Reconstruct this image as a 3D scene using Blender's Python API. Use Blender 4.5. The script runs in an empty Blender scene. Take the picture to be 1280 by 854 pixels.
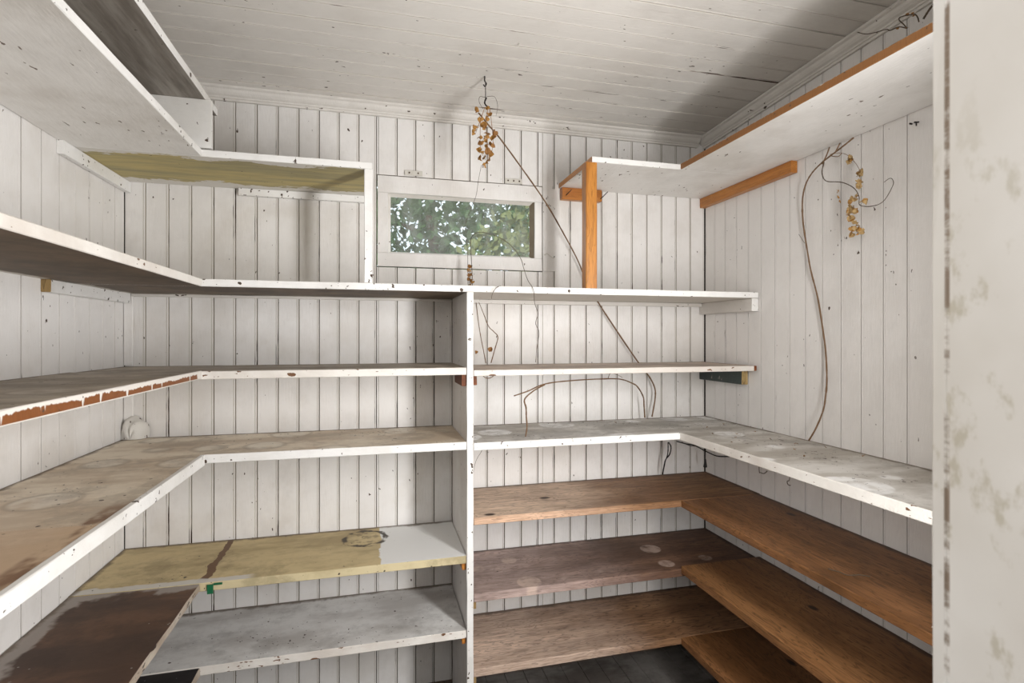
import bpy, bmesh, math, random
from mathutils import Vector, Matrix
random.seed(7)
scene = bpy.context.scene
COL = scene.collection
S = 2.2            # distance from the camera to the back wall, metres
EYE = 1.415        # eye height above the floor, metres
# ------------------------------------------------------------------ camera
cam_d = bpy.data.cameras.new('camera'); cam = bpy.data.objects.new('camera', cam_d); COL.objects.link(cam)
cam.location = (0, 0, EYE); cam.rotation_euler = (math.radians(90), 0, math.radians(-14.4))
cam_d.sensor_width = 36; cam_d.lens = 668 / 1280 * 36; cam_d.shift_y = -6 / 1280
cam_d.clip_start = 0.02
cam_d.dof.use_dof = True; cam_d.dof.focus_distance = 2.1; cam_d.dof.aperture_fstop = 9
scene.camera = cam
# ------------------------------------------------------------------ world
world = bpy.data.worlds.new('World'); scene.world = world; world.use_nodes = True
wn = world.node_tree.nodes; wl = world.node_tree.links
bg = wn['Background']; bg.inputs['Color'].default_value = (0.80, 0.90, 1.0, 1); bg.inputs['Strength'].default_value = 1.9
sun_d = bpy.data.lights.new('sun', 'SUN'); sun_d.energy = 3.0; sun_d.angle = math.radians(2); sun_d.color = (1, .93, .8)
sun = bpy.data.objects.new('sun', sun_d); COL.objects.link(sun); sun.rotation_euler = (math.radians(38), math.radians(-30), 0)
# ------------------------------------------------------------------ lamp and fill light
def area(name, loc, target, sx, sy, power, col=(1, 1, 1)):
    d = bpy.data.lights.new(name, 'AREA'); d.shape = 'RECTANGLE'; d.size = sx; d.size_y = sy; d.energy = power; d.color = col
    o = bpy.data.objects.new(name, d); COL.objects.link(o); o.location = loc
    o.rotation_euler = (Vector(target) - Vector(loc)).to_track_quat('-Z', 'Y').to_euler(); return o
area('tall_softbox_lamp', (0.93, 0.44, 1.27), (-0.55, 1.75, 1.32), 0.20, 1.2, 32, (1.0, .99, .98))
area('hall_fill_light', (-0.60, -0.45, 1.85), (0.45, 0.5, 1.4), 0.7, 0.7, 13, (1.0, .99, .98))  # unseen fill added on the hall side, mainly to brighten the door jamb
# ------------------------------------------------------------------ exposure
vs = scene.view_settings
vs.view_transform = 'Standard'; vs.look = 'None'; vs.gamma = 1; vs.use_curve_mapping = False; vs.exposure = 0.08
scene.display_settings.display_device = 'sRGB'
# ------------------------------------------------------------------ material helpers
class NT:
    def __init__(s, name, rough=.6, spec=.3):
        s.m = bpy.data.materials.new(name); s.m.use_nodes = True
        s.t = s.m.node_tree; s.N = s.t.nodes; s.L = s.t.links
        s.b = s.N['Principled BSDF']; s.b.inputs['Roughness'].default_value = rough
        s.b.inputs['Specular IOR Level'].default_value = spec
        s.P = s.N.new('ShaderNodeNewGeometry').outputs['Position']
    def set(s, sock, v):
        if isinstance(v, bpy.types.NodeSocket): s.L.new(v, sock)
        elif isinstance(v, (tuple, list)) and len(v) == 3 and sock.type == 'RGBA': sock.default_value = (*v, 1)
        else: sock.default_value = v
    def mul(s, v, k):
        n = s.N.new('ShaderNodeVectorMath'); n.operation = 'MULTIPLY'; s.set(n.inputs[0], v); n.inputs[1].default_value = k; return n.outputs[0]
    def vadd(s, v, k):
        n = s.N.new('ShaderNodeVectorMath'); n.operation = 'ADD'; s.set(n.inputs[0], v); s.set(n.inputs[1], k); return n.outputs[0]
    def math(s, op, a, b=0.0, c=None):
        n = s.N.new('ShaderNodeMath'); n.operation = op; s.set(n.inputs[0], a); s.set(n.inputs[1], b)
        if c is not None: s.set(n.inputs[2], c)
        return n.outputs[0]
    def noise(s, scale=1., detail=3., rough=.55, k=(1, 1, 1), off=(0, 0, 0), dist=0., col=False, vec=None):
        v = s.vadd(s.mul(s.P if vec is None else vec, k), off)
        n = s.N.new('ShaderNodeTexNoise'); s.L.new(v, n.inputs['Vector']); n.inputs['Scale'].default_value = scale
        n.inputs['Detail'].default_value = detail; n.inputs['Roughness'].default_value = rough; n.inputs['Distortion'].default_value = dist
        return n.outputs['Color'] if col else n.outputs['Fac']
    def vor(s, scale=1., k=(1, 1, 1), off=(0, 0, 0), rnd=1., vec=None):
        v = s.vadd(s.mul(s.P if vec is None else vec, k), off)
        n = s.N.new('ShaderNodeTexVoronoi'); s.L.new(v, n.inputs['Vector']); n.inputs['Scale'].default_value = scale; n.inputs['Randomness'].default_value = rnd
        return n.outputs['Distance'], n.outputs['Color']
    def step(s, v, a, b):           # smooth 0..1 as v goes a..b (b may be < a)
        n = s.N.new('ShaderNodeMapRange'); n.interpolation_type = 'SMOOTHSTEP'; s.set(n.inputs['Value'], v)
        if a <= b: r = (a, b, 0, 1)
        else: r = (b, a, 1, 0)
        for i, q in zip(('From Min', 'From Max', 'To Min', 'To Max'), r): n.inputs[i].default_value = q
        return n.outputs['Result']
    def mix(s, f, a, b, mode='MIX'):
        n = s.N.new('ShaderNodeMix'); n.data_type = 'RGBA'; n.blend_type = mode
        s.set(n.inputs[0], f); s.set(n.inputs[6], a); s.set(n.inputs[7], b); return n.outputs[2]
    def xyz(s, v=None):
        n = s.N.new('ShaderNodeSeparateXYZ'); s.L.new(s.P if v is None else v, n.inputs[0]); return n.outputs
    def out(s, col, bump=None, strength=.3, dist=.002, rough=None):
        s.set(s.b.inputs['Base Color'], col)
        if bump is not None:
            n = s.N.new('ShaderNodeBump'); n.inputs['Strength'].default_value = strength; n.inputs['Distance'].default_value = dist
            s.L.new(bump, n.inputs['Height']); s.L.new(n.outputs[0], s.b.inputs['Normal'])
        if rough is not None: s.set(s.b.inputs['Roughness'], rough)
        return s.m
    # composite layers
    def specks(s, c, amount=.5, col=(.06, .04, .03), off=(0, 0, 0), k=(1, 1, 1)):
        a = s.noise(75, 2, .5, k, off); g = s.noise(4.5, 3, .6, (1, 1, 1), (off[0] + 5, off[1], 3))
        v = s.math('ADD', a, s.math('MULTIPLY', s.math('SUBTRACT', g, .5), .35))
        t = .79 - .1 * amount
        return s.mix(s.step(v, t, t + .015), c, col)
    def fleck(s, c, dens=.12, size=.16, sc=22, col=(.05, .035, .025), off=(0, 0, 0), k=(1, 1, 1)):
        vv = s.vadd(s.P, s.mul(s.noise(60, 2, .5, col=True), (.010, .010, .010)))
        d, cc = s.vor(sc, k, off, vec=vv)
        r = s.xyz(cc)
        on = s.step(r[0], 1 - dens, 1 - dens + .01)
        sz = s.math('MULTIPLY', r[1], size)
        hit = s.math('LESS_THAN', d, sz)
        return s.mix(s.math('MULTIPLY', on, hit), c, col)
    def grunge(s, c, amt=.5, col=(.30, .25, .20), off=(0, 0, 0), k=(1, 1, 1)):
        n = s.noise(7, 8, .72, k, off); n2 = s.noise(1.7, 3, .5, k, (off[1] + 3, off[0], 2))
        v = s.math('ADD', n, s.math('MULTIPLY', s.math('SUBTRACT', n2, .5), .5))
        return s.mix(s.math('MULTIPLY', s.step(v, .47, .64), amt), c, col)
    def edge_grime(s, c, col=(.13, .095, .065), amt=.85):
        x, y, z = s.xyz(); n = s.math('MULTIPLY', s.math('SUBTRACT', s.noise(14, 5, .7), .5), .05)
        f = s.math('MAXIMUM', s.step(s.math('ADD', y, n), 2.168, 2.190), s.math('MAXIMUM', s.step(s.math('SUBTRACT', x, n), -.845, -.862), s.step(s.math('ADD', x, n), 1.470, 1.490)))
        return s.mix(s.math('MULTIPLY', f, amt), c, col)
    def rings(s, c, light, sc=7.5, rad=.42, dens=.75, amt=.7, off=(0, 0, 0), dark=None):
        v = s.vadd(s.mul(s.P, (1, 1, 0)), off)
        d, cc = s.vor(sc, (1, 1, 1), (0, 0, 0), .55, vec=v)
        r = s.xyz(cc); on = s.step(r[0], 1 - dens, 1 - dens + .02)
        d2 = s.math('ADD', d, s.math('MULTIPLY', r[1], .10))
        f = s.math('MULTIPLY', s.math('MULTIPLY', s.step(d2, rad, rad - .035), on), amt)
        n = s.noise(25, 3); f = s.math('MULTIPLY', f, s.step(n, .25, .6))
        c = s.mix(f, c, light)
        if dark is not None:
            e = s.math('MULTIPLY', s.step(d2, rad - .07, rad - .02), s.step(d2, rad + .045, rad))
            c = s.mix(s.math('MULTIPLY', s.math('MULTIPLY', e, on), amt * .5), c, dark)
        return c

WHITE = (.80, .78, .76)
def m_paint(name, base=WHITE, dark=(.62, .58, .53), mott=.5, amt=.5, dens=.10, off=(0, 0, 0), k=(1, 1, .6), chip=(.07, .045, .03), bumpk=(14, 14, 2)):
    t = NT(name, .5, .35)
    c = t.mix(t.math('MULTIPLY', t.step(t.noise(2.3, 5, .6, off=off), .46, .66), mott), base, dark)
    c = t.mix(t.math('MULTIPLY', t.step(t.noise(16, 3, .6, off=off), .5, .8), .22), c, dark)
    c = t.grunge(c, .12, tuple(q * .62 for q in dark), off, k)
    c = t.specks(c, amt, chip, off, k); c = t.fleck(c, dens, .17 if dens > .12 else .10, 20, chip, off, k)
    return t.out(c, t.noise(12, 4, .6, bumpk), .35, .003)
def m_groove(name, k=(9, 9, 1.2), amt=.5, base=(.60, .56, .50), dark=(.075, .045, .028)):
    t = NT(name, .7, .2)
    n = t.noise(3.0, 4, .65, k)
    w = t.noise(1.2, 2, .5)
    v = t.math('ADD', n, t.math('MULTIPLY', t.math('SUBTRACT', w, .5), .5))
    c = t.mix(t.step(v, .66 - .25 * amt, .74 - .25 * amt), base, dark)
    return t.out(c)
def m_wood(name, light, dark, axis='x', bleach_and_light=None, bl=None, knots=.5, rings=None, rough=.55, spec=.25, stain=.5, lines=1.0):
    """grain runs along axis; bleach = colour of weathered wood and painted-in light falloff, bl=(start, end) in metres along x"""
    t = NT(name, rough, spec)
    K = (.5, 4.5, 9) if axis == 'x' else ((4.5, .5, 9) if axis == 'y' else (4.5, 4.5, .5))
    K2 = tuple(q * 3.5 for q in K)
    kk = (4, 7, 0) if axis == 'x' else ((7, 4, 0) if axis == 'y' else (8, 8, 2.2))
    d, cc = t.vor(1.0, kk, (.3 + len(name) * .37, .7 + len(name) * .61, .1), 1.0)
    kr = t.xyz(cc); on = t.step(kr[0], 1 - knots * .75, 1 - knots * .75 + .02)
    near = t.math('MULTIPLY', t.step(d, .5, .0), on)
    warp = t.mul(t.noise(2.2, 3, .5, col=True), (.05, .05, .05))
    v = t.vadd(t.P, warp)
    w = t.noise(2.3, 4, .6, K, vec=v)
    g = t.math('ADD', t.math('MULTIPLY', w, 20.0), t.math('MULTIPLY', near, 4.0))
    g = t.math('FRACT', g)
    line = t.math('MULTIPLY', t.step(g, .62, .95), t.step(g, 1.0, .95))
    fine = t.noise(6, 5, .75, K2)
    c = t.mix(t.step(w, .38, .62), light, dark)
    c = t.mix(t.math('MULTIPLY', line, min(1, .75 * lines)), c, tuple(q * .42 for q in dark))
    c = t.mix(t.math('MULTIPLY', t.step(fine, .42, .7), .6), c, tuple(q * .6 for q in dark))
    if bleach_and_light:
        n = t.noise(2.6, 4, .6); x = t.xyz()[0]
        f = t.math('ADD', t.step(x, bl[1], bl[0]), t.math('MULTIPLY', t.math('SUBTRACT', n, .5), 1.1))  # paler towards low x: weathering plus light falloff painted into the colour
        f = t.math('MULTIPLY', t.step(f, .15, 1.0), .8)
        c = t.mix(f, c, t.mix(t.math('MULTIPLY', line, .7), t.mix(t.step(w, .40, .60), bleach_and_light, tuple(q * .72 for q in bleach_and_light)), tuple(q * .40 for q in bleach_and_light)))
    if bleach_and_light: c = t.mix(t.math('MULTIPLY', t.step(fine, .42, .72), .5), c, tuple(q * .8 for q in dark))
    if rings: c = t.rings(c, rings, 6.5, .36, .6, .55)
    st = t.noise(3.1, 4, .6, off=(3, 1, 7))
    c = t.mix(t.math('MULTIPLY', t.step(st, .5, .72), stain), c, tuple(q * .35 for q in dark))
    c = t.mix(t.math('MULTIPLY', t.step(d, .11, .05), on), c, (.035, .018, .01))
    c = t.fleck(c, .08, .10, 24, (.02, .012, .008))
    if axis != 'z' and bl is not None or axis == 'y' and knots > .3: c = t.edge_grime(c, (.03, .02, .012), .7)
    return t.out(c, fine, .35, .002)

M = {}
M['wall'] = m_paint('old_white_wall_paint')
M['wall_r'] = m_paint('old_white_wall_paint_right', base=(.77, .745, .72), dark=(.66, .63, .6), off=(3, 9, 1), dens=.04, amt=.25)
M['groove'] = m_groove('wall_joint_dirt', amt=.32)
M['groove_r'] = m_groove('right_wall_joint_dirt', amt=-.05, base=(.66,.63,.6))
M['groove_l'] = m_groove('left_wall_joint_dirt', amt=-.02, base=(.66,.63,.6))
M['ceil'] = m_paint('ceiling_paint', (.72, .69, .65), (.56, .52, .475), .4, .45, .06, (1, 4, 2), (.5, 1, 1), bumpk=(2, 14, 14))
M['groove_c'] = m_groove('ceiling_joint_dirt', (1.0, 9, 9), .12, (.60, .56, .51))
M['crown'] = m_paint('crown_paint', (.72, .69, .65), (.5, .46, .41), .4, .6, .08, (7, 2, 2), (.5, .5, 1))
M['backing'] = m_paint('dark_gap', (.05, .035, .025), (.03, .02, .015))
M['plain'] = m_paint('plain_wall_paint', (.7, .67, .62), dens=.03)
M['white'] = m_paint('shelf_edge_white', (.84, .83, .81), (.62, .59, .54), .5, .95, .24, (2, 2, 8), (1, 1, 1), bumpk=(3, 14, 14))
M['white_worn'] = m_paint('shelf_edge_worn', (.80, .77, .72), (.55, .48, .42), .6, .9, .22, (5, 2, 8), (.6, .6, 1.5), (.16, .08, .04), bumpk=(3, 14, 14))
M['under_white'] = m_paint('underside_white', (.84, .82, .79), (.60, .56, .51), .6, .6, .12, (2, 6, 1), (1, .4, 1), (.14, .10, .07), bumpk=(10, 2, 10))
M['jamb_plain'] = m_paint('door_jamb_paint', (.72, .685, .63), (.50, .45, .38), .6, .1, .10, (0, 1, 4), (1, 1, 1), (.30, .26, .17), bumpk=(3,3,1))

def m_jamb():
    t = NT('grimy_door_jamb_paint', .5, .3); x, y, z = t.xyz()
    c = t.mix(t.step(t.noise(2.2, 5, .6), .4, .75), (.80, .775, .735), (.64, .60, .54))
    zone = t.math('MULTIPLY', t.step(z, 1.02, 1.2), t.step(z, 1.62, 1.45))
    st = t.math('MULTIPLY', t.step(t.noise(38, 4, .65, (1, 1, .6)), .56, .68), t.math('ADD', zone, .12))
    c = t.mix(t.math('MULTIPLY', st, .45), c, (.38, .33, .21))
    gap = t.math('MULTIPLY', t.step(y, 0.297520, 0.298520), t.step(y, 0.302520, 0.301520))
    c = t.mix(t.math('MULTIPLY', gap, t.step(t.noise(9, 5, .75, (1, 1, 3)), .42, .58)), c, (.26, .20, .15))
    return t.out(c, t.noise(20, 4), .2, .001)
M['jamb'] = m_jamb()
def m_top(name, base, dirt, ringc=None, sc=6.5, dens=.8, amt=.6, dirtk=(1.2, 3, 3), thr=(.40, .60), ra=.4, off=(0, 0, 0), sp=.6, dark=(.25, .19, .13), extra=None, chip=(.07, .05, .035), gr=.45):
    t = NT(name, .55, .3)
    c = t.mix(t.step(t.noise(2.4, 5, .62, dirtk, off), *thr), base, dirt)
    c = t.mix(t.math('MULTIPLY', t.step(t.noise(30, 4, .7, off=off), .45, .8), .35), c, dirt)
    if ringc: c = t.rings(c, ringc, sc, ra, dens, amt, off, dark)
    c = t.grunge(c, gr, tuple(q * .5 for q in dirt), off)
    if extra: c = extra(t, c)
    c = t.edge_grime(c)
    c = t.specks(c, sp, chip, off); c = t.fleck(c, .16, .14, 26, chip, off)
    return t.out(c, t.noise(30, 4, .7), .3, .002)
M['top3'] = m_top('dusty_shelf_top', (.54, .47, .38), (.34, .28, .21), (.66, .60, .52), 6, .8, .5)
M['top2'] = m_top('high_shelf_top', (.6, .56, .5), (.4, .36, .3))
def seam4(t, c):
    x, y, z = t.xyz()
    near = t.math('MULTIPLY', t.step(y, 1.22, 1.19), t.step(x, -.45, -.50))
    c = t.mix(t.math('MULTIPLY', near, .6), c, (.56, .38, .23))
    # bare brown rim along the front of the left arm, near the doorway
    rim = t.math('MULTIPLY', t.math('MULTIPLY', t.step(x, -.560, -.545), t.step(t.noise(9, 4, .6, (1, .6, 1)), .42, .55)), t.step(y, 1.42, 1.25))
    return t.mix(t.math('MULTIPLY', rim, .85), c, (.16, .07, .03))
M['top4'] = m_top('jar_marked_beige_shelf_top', (.80, .71, .58), (.60, .49, .37), (.84, .79, .70), 5.2, .85, .6, extra=seam4)
M['rtop3'] = m_top('right_thin_shelf_top', (.60, .50, .42), (.42, .33, .27), thr=(.4, .7))
M['rtop4'] = m_top('flaking_white_shelf_top', (.66, .635, .60), (.40, .365, .32), (.84, .83, .82), 4.7, .95, .9, thr=(.35, .62), ra=.43, sp=.9, dark=None)
def extra5(t, c):
    x, y, z = t.xyz(); n = t.noise(9, 3, .6)
    xs = t.math('ADD', x, t.math('MULTIPLY', t.math('SUBTRACT', n, .5), .06))
    c = t.mix(t.math('MULTIPLY', t.step(xs, -.532, -.530), t.step(xs, -.506, -.509)), c, (.15, .08, .04))
    fy = t.math('ADD', y, t.math('MULTIPLY', t.math('SUBTRACT', t.noise(14, 3), .5), .05))
    xl = t.math('ADD', x, t.math('MULTIPLY', t.math('SUBTRACT', n, .5), .05))
    c = t.mix(t.math('MULTIPLY', t.math('MULTIPLY', t.step(fy, 1.868, 1.858), t.step(xl, -.36, -.40)), .9), c, (.62, .60, .57))
    c = t.mix(t.step(xl, .018, .024), c, (.82, .82, .81))
    v = t.N.new('ShaderNodeVectorMath'); v.operation = 'DISTANCE'
    t.L.new(t.mul(t.P, (1, 1, 0)), v.inputs[0]); v.inputs[1].default_value = (-.035, 2.085, 0)
    d = t.math('ADD', v.outputs['Value'], t.math('MULTIPLY', t.math('SUBTRACT', t.noise(30, 3), .5), .03))
    ring = t.math('MULTIPLY', t.step(d, .062, .070), t.step(d, .088, .080))
    ring = t.math('MULTIPLY', ring, t.step(t.noise(22, 3), .35, .55))
    c = t.mix(t.math('MULTIPLY', ring, .95), c, (.04, .028, .018))
    blot = t.math('MULTIPLY', t.step(d, .075, .05), t.step(t.noise(26, 3), .5, .62))
    return t.mix(t.math('MULTIPLY', blot, .55), c, (.10, .07, .04))
M['top5'] = m_top('yellow_ochre_shelf_top', (.60, .48, .265), (.40, .31, .165), thr=(.42, .62), extra=extra5, sp=.4)
M['edge5'] = m_top('pale_yellow_edge', (.62, .53, .33), (.45, .36, .2), sp=.7)
M['top6'] = m_top('grey_worn_shelf_top', (.78, .775, .76), (.52, .50, .48), dirtk=(1.2, 2.5, 2), thr=(.40, .66), gr=.35, sp=.8, chip=(.10, .08, .07))
def extra5a(t, c):
    x, y, z = t.xyz(); n = t.noise(7, 4, .6)
    k = t.math('MULTIPLY', t.math('SUBTRACT', n, .5), .16)
    b = t.step(t.math('ADD', y, k), 1.79, 1.81)
    l = t.step(t.math('ADD', x, k), -.80, -.82)
    c = t.mix(t.math('MULTIPLY', t.math('MAXIMUM', b, l), .85), c, (.36, .32, .29))
    sm = t.step(t.noise(3.0, 3, .6, (2, 1, 1), (4, 2, 1)), .62, .72)
    return t.mix(t.math('MULTIPLY', sm, .35), c, (.33, .30, .28))
M['top5a'] = m_top('dark_brown_worn_top', (.13, .066, .038), (.07, .038, .025), extra=extra5a, sp=.3, chip=(.3, .28, .25))
M['edge5a'] = m_paint('chipped_cream_edge', (.55, .50, .42), (.30, .22, .16), .8, 1.3, .5, (8, 1, 1), (1, .4, 1), (.04, .025, .02))
M['black'] = m_top('black_board_top', (.02, .018, .02), (.035, .03, .03), sp=.6, chip=(.3, .3, .3))
def m_stroke(name, a, b, k, white=None):
    t = NT(name, .6, .25)
    n = t.noise(2.2, 5, .65, k); c = t.mix(t.step(n, .32, .68), a, b)
    c = t.mix(t.math('MULTIPLY', t.step(t.noise(9, 4, .7, k), .45, .75), .4), c, tuple(q * .6 for q in b))
    if white: c = white(t, c)
    c = t.specks(c, .3)
    return t.out(c, n, .3, .002)
def w_l1(t, c):
    x, y, z = t.xyz(); n = t.math('MULTIPLY', t.math('SUBTRACT', t.noise(5, 5, .7, (1, 2.2, 1)), .5), .20)
    yy = t.math('ADD', y, n)
    f = t.math('MAXIMUM', t.step(yy, 2.12, 2.13), t.step(yy, 1.865, 1.858))
    return t.mix(f, c, (.72, .69, .64))
M['under1'] = m_stroke('olive_yellow_underside', (.56, .46, .20), (.34, .30, .17), (1, 9, 1), w_l1)
M['under0'] = m_stroke('grey_brushed_underside', (.36, .33, .29), (.19, .165, .14), (9, 1, 1))
def w_l2(t, c):
    x, y, z = t.xyz(); n = t.math('MULTIPLY', t.math('SUBTRACT', t.noise(5, 4, .6), .5), .10)
    f = t.math('MAXIMUM', t.step(t.math('ADD', y, n), 2.175, 2.185), t.step(t.math('ADD', x, n), -.83, -.845))
    f = t.math('MAXIMUM', f, t.step(x, .30, .32))
    return t.mix(f, c, (.62, .58, .52))
M['under2'] = m_stroke('bare_brown_underside', (.19, .135, .09), (.11, .08, .055), (3, 3, 1), w_l2)
M['under_raw'] = m_stroke('bare_board_underside', (.30, .20, .12), (.18, .11, .065), (2, 6, 1))
# brown edge with runs of white paint
def m_drip(name, z0, z1, brown, axis, amt=.8, fr=(1.2, 0), white=(.74, .70, .65), rt=.555, lim0=1.02, base=1):
    t = NT(name, .5, .3); x, y, z = t.xyz(); l = y if axis == 'y' else x
    k = (0, 26, 1.5) if axis == 'y' else (26, 0, 1.5)
    n = t.noise(1.0, 3, .6, k); n2 = t.noise(.28, 2, .5, k)
    zr = t.math('DIVIDE', t.math('SUBTRACT', z, z0), z1 - z0)
    lim = t.math('SUBTRACT', lim0, t.math('ADD', t.math('MULTIPLY', n2, amt * .95), t.math('MULTIPLY', t.math('SUBTRACT', t.noise(2.6, 3, .6, k), .5), .55)))
    rn = t.math('SUBTRACT', n, t.math('MULTIPLY', t.math('SUBTRACT', .9, zr), .06))
    run = t.step(rn, rt, rt + .03)
    f = t.step(t.math('SUBTRACT', zr, lim), -.05, .05)
    f = t.math('MAXIMUM', f, run)
    if base: f = t.math('MAXIMUM', f, t.step(zr, .10, .05))
    if fr[1]: f = t.math('MAXIMUM', f, t.step(l, fr[0] - .02, fr[0]))
    c = t.mix(f, t.mix(t.noise(9, 3, .6, k), brown, tuple(q * .55 for q in brown)), white)
    c = t.specks(c, .5)
    return t.out(c, f, .4, .001)
M['drip3'] = m_drip('brown_edge_with_white_drips', EYE - .0585 * S, EYE - .0475 * S, (.26, .085, .02), 'y', .78, (1.80, 1))
M['drip1'] = m_drip('brown_top_edge', EYE + .292 * S, EYE + .303 * S, (.34, .15, .05), 'y', .35, rt=.64, lim0=1.12, base=0)
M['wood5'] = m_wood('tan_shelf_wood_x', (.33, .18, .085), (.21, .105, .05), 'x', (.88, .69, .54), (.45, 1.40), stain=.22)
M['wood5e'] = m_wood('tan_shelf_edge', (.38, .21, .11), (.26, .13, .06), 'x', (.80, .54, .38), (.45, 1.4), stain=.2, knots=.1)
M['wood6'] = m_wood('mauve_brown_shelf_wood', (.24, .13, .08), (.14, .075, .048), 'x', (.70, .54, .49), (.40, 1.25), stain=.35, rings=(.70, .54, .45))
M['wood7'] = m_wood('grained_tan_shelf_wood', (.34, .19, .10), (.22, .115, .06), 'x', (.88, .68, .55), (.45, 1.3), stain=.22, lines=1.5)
M['woodR'] = m_wood('orange_brown_board_y', (.29, .135, .055), (.18, .08, .03), 'y', knots=.4, stain=.6, rough=.45)
M['woodR2'] = m_wood('orange_brown_board_y2', (.32, .155, .062), (.21, .095, .036), 'y', knots=.6, stain=.35, rough=.45)
M['orange'] = m_wood('varnished_orange_pine', (.56, .235, .045), (.42, .15, .022), 'z', knots=.05, stain=.05, rough=.35, spec=.5, lines=.5)
M['orange_x'] = m_wood('varnished_orange_pine_x', (.52, .205, .04), (.38, .13, .02), 'x', knots=.05, stain=.1, rough=.35, spec=.5, lines=.5)
M['orange_y'] = m_wood('varnished_orange_pine_y', (.54, .225, .045), (.42, .15, .025), 'y', knots=.1, stain=.1, rough=.35, spec=.5, lines=.5)
M['redbrown'] = m_wood('red_brown_block', (.26, .08, .025), (.15, .045, .015), 'y', knots=.1)
M['endgrain'] = m_wood('pale_end_grain', (.50, .36, .16), (.28, .17, .07), 'z', knots=.0)
M['darkgreen'] = m_paint('dark_green_paint', (.05, .065, .06), (.03, .04, .04), .6, .8, .2, chip=(.25, .22, .2))
M['floor'] = m_top('worn_floor_paint', (.20, .185, .17), (.10, .085, .075), sp=.6)
def solid(name, col, rough=.6, metal=0, var=.3):
    t = NT(name, rough, .3); t.b.inputs['Metallic'].default_value = metal
    return t.out(t.mix(t.math('MULTIPLY', t.noise(35, 3), var * 2), col, tuple(q * .45 for q in col)), t.noise(60, 3), .3, .001)
M['stem'] = solid('dry_brown_stem', (.20, .115, .06))
M['stem_d'] = solid('dark_thin_tendril', (.10, .07, .045))
M['leaf'] = solid('golden_dry_leaf', (.52, .27, .07), .7, 0, .45)
M['leaf_p'] = solid('pale_straw_leaf', (.62, .42, .19), .7, 0, .45)
M['leaf_b'] = solid('brown_dry_leaf', (.34, .16, .05), .7, 0, .4)
M['iron'] = solid('blackened_iron', (.04, .03, .028), .5, .5)
M['cord'] = solid('black_cable_rubber', (.012, .010, .010), .5)
M['greenm'] = solid('green_painted_metal', (.02, .16, .07), .4)
M['plate'] = m_paint('painted_metal_plate', (.66, .63, .57), (.45, .42, .37), .4, .8, .2)
M['lump'] = m_paint('caked_white_paint', (.74, .72, .68), (.5, .46, .4), .4, 1.1, .25, bumpk=(30, 30, 30))
M['putty'] = m_top('yellowed_putty', (.58, .52, .36), (.42, .37, .25), sp=.7)
M['bark'] = solid('tree_bark', (.16, .10, .07), .9)
M['needle'] = solid('tree_green', (.10, .20, .07), .6, 0, .5)
M['needle2'] = solid('tree_blue_green', (.10, .17, .12), .6, 0, .5)
M['needle3'] = solid('hedge_yellow_green', (.24, .27, .09), .6, 0, .5)
M['grass'] = solid('lawn', (.16, .17, .07), .9)
def m_glass():
    t = NT('dirty_window_glass', .15, .5)
    g = t.N.new('ShaderNodeBsdfTransparent'); g.inputs[0].default_value = (.93, .95, .94, 1)
    s = t.N.new('ShaderNodeBsdfGlossy'); s.inputs['Roughness'].default_value = .12
    d = t.N.new('ShaderNodeBsdfDiffuse'); d.inputs['Color'].default_value = (.75, .73, .68, 1)
    tr = t.N.new('ShaderNodeBsdfTranslucent'); tr.inputs['Color'].default_value = (.8, .8, .76, 1)
    a = t.N.new('ShaderNodeMixShader'); a.inputs[0].default_value = .05; t.L.new(g.outputs[0], a.inputs[1]); t.L.new(s.outputs[0], a.inputs[2])
    ds = t.N.new('ShaderNodeMixShader'); ds.inputs[0].default_value = .5; t.L.new(d.outputs[0], ds.inputs[1]); t.L.new(tr.outputs[0], ds.inputs[2])
    f = t.math('ADD', t.math('MULTIPLY', t.step(t.noise(9, 5, .65, (2, 1, .7)), .35, .8), .20), .07)
    b = t.N.new('ShaderNodeMixShader'); t.L.new(f, b.inputs[0]); t.L.new(a.outputs[0], b.inputs[1]); t.L.new(ds.outputs[0], b.inputs[2])
    t.L.new(b.outputs[0], t.N['Material Output'].inputs['Surface']); return t.m
M['glass'] = m_glass()
# ------------------------------------------------------------------ object helpers
def link(name, me, parent=None, loc=None):
    o = bpy.data.objects.new(name, me); COL.objects.link(o)
    if loc is not None: o.location = loc
    if parent is not None:
        o.parent = parent
        if loc is not None: o.location = Vector(loc) - wpos(parent)
    return o
def wpos(o):
    v = Vector(o.location)
    while o.parent: o = o.parent; v = v + Vector(o.location)
    return v
def mesh_obj(name, verts, faces, mats, mi=None, parent=None, smooth=False):
    """verts in world metres; the origin goes to their centre"""
    lo = Vector([min(v[i] for v in verts) for i in range(3)]); hi = Vector([max(v[i] for v in verts) for i in range(3)])
    c = (lo + hi) / 2
    me = bpy.data.meshes.new(name); me.from_pydata([tuple(Vector(v) - c) for v in verts], [], faces)
    for m in mats: me.materials.append(m)
    if mi:
        for p, i in zip(me.polygons, mi): p.material_index = i
    if smooth:
        for p in me.polygons: p.use_smooth = True
    me.update()
    return link(name, me, parent, c)
def tag(o, label=None, cat=None, group=None, kind=None):
    if label: o['label'] = label
    if cat: o['category'] = cat
    if group: o['group'] = group
    if kind: o['kind'] = kind
    return o
def thing(name, label, cat, loc, group=None):
    o = bpy.data.objects.new(name, None); COL.objects.link(o); o.location = loc; o.empty_display_size = .05
    return tag(o, label, cat, group)
def W(x, y, z): return (x * S, y * S, z * S + EYE)
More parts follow.
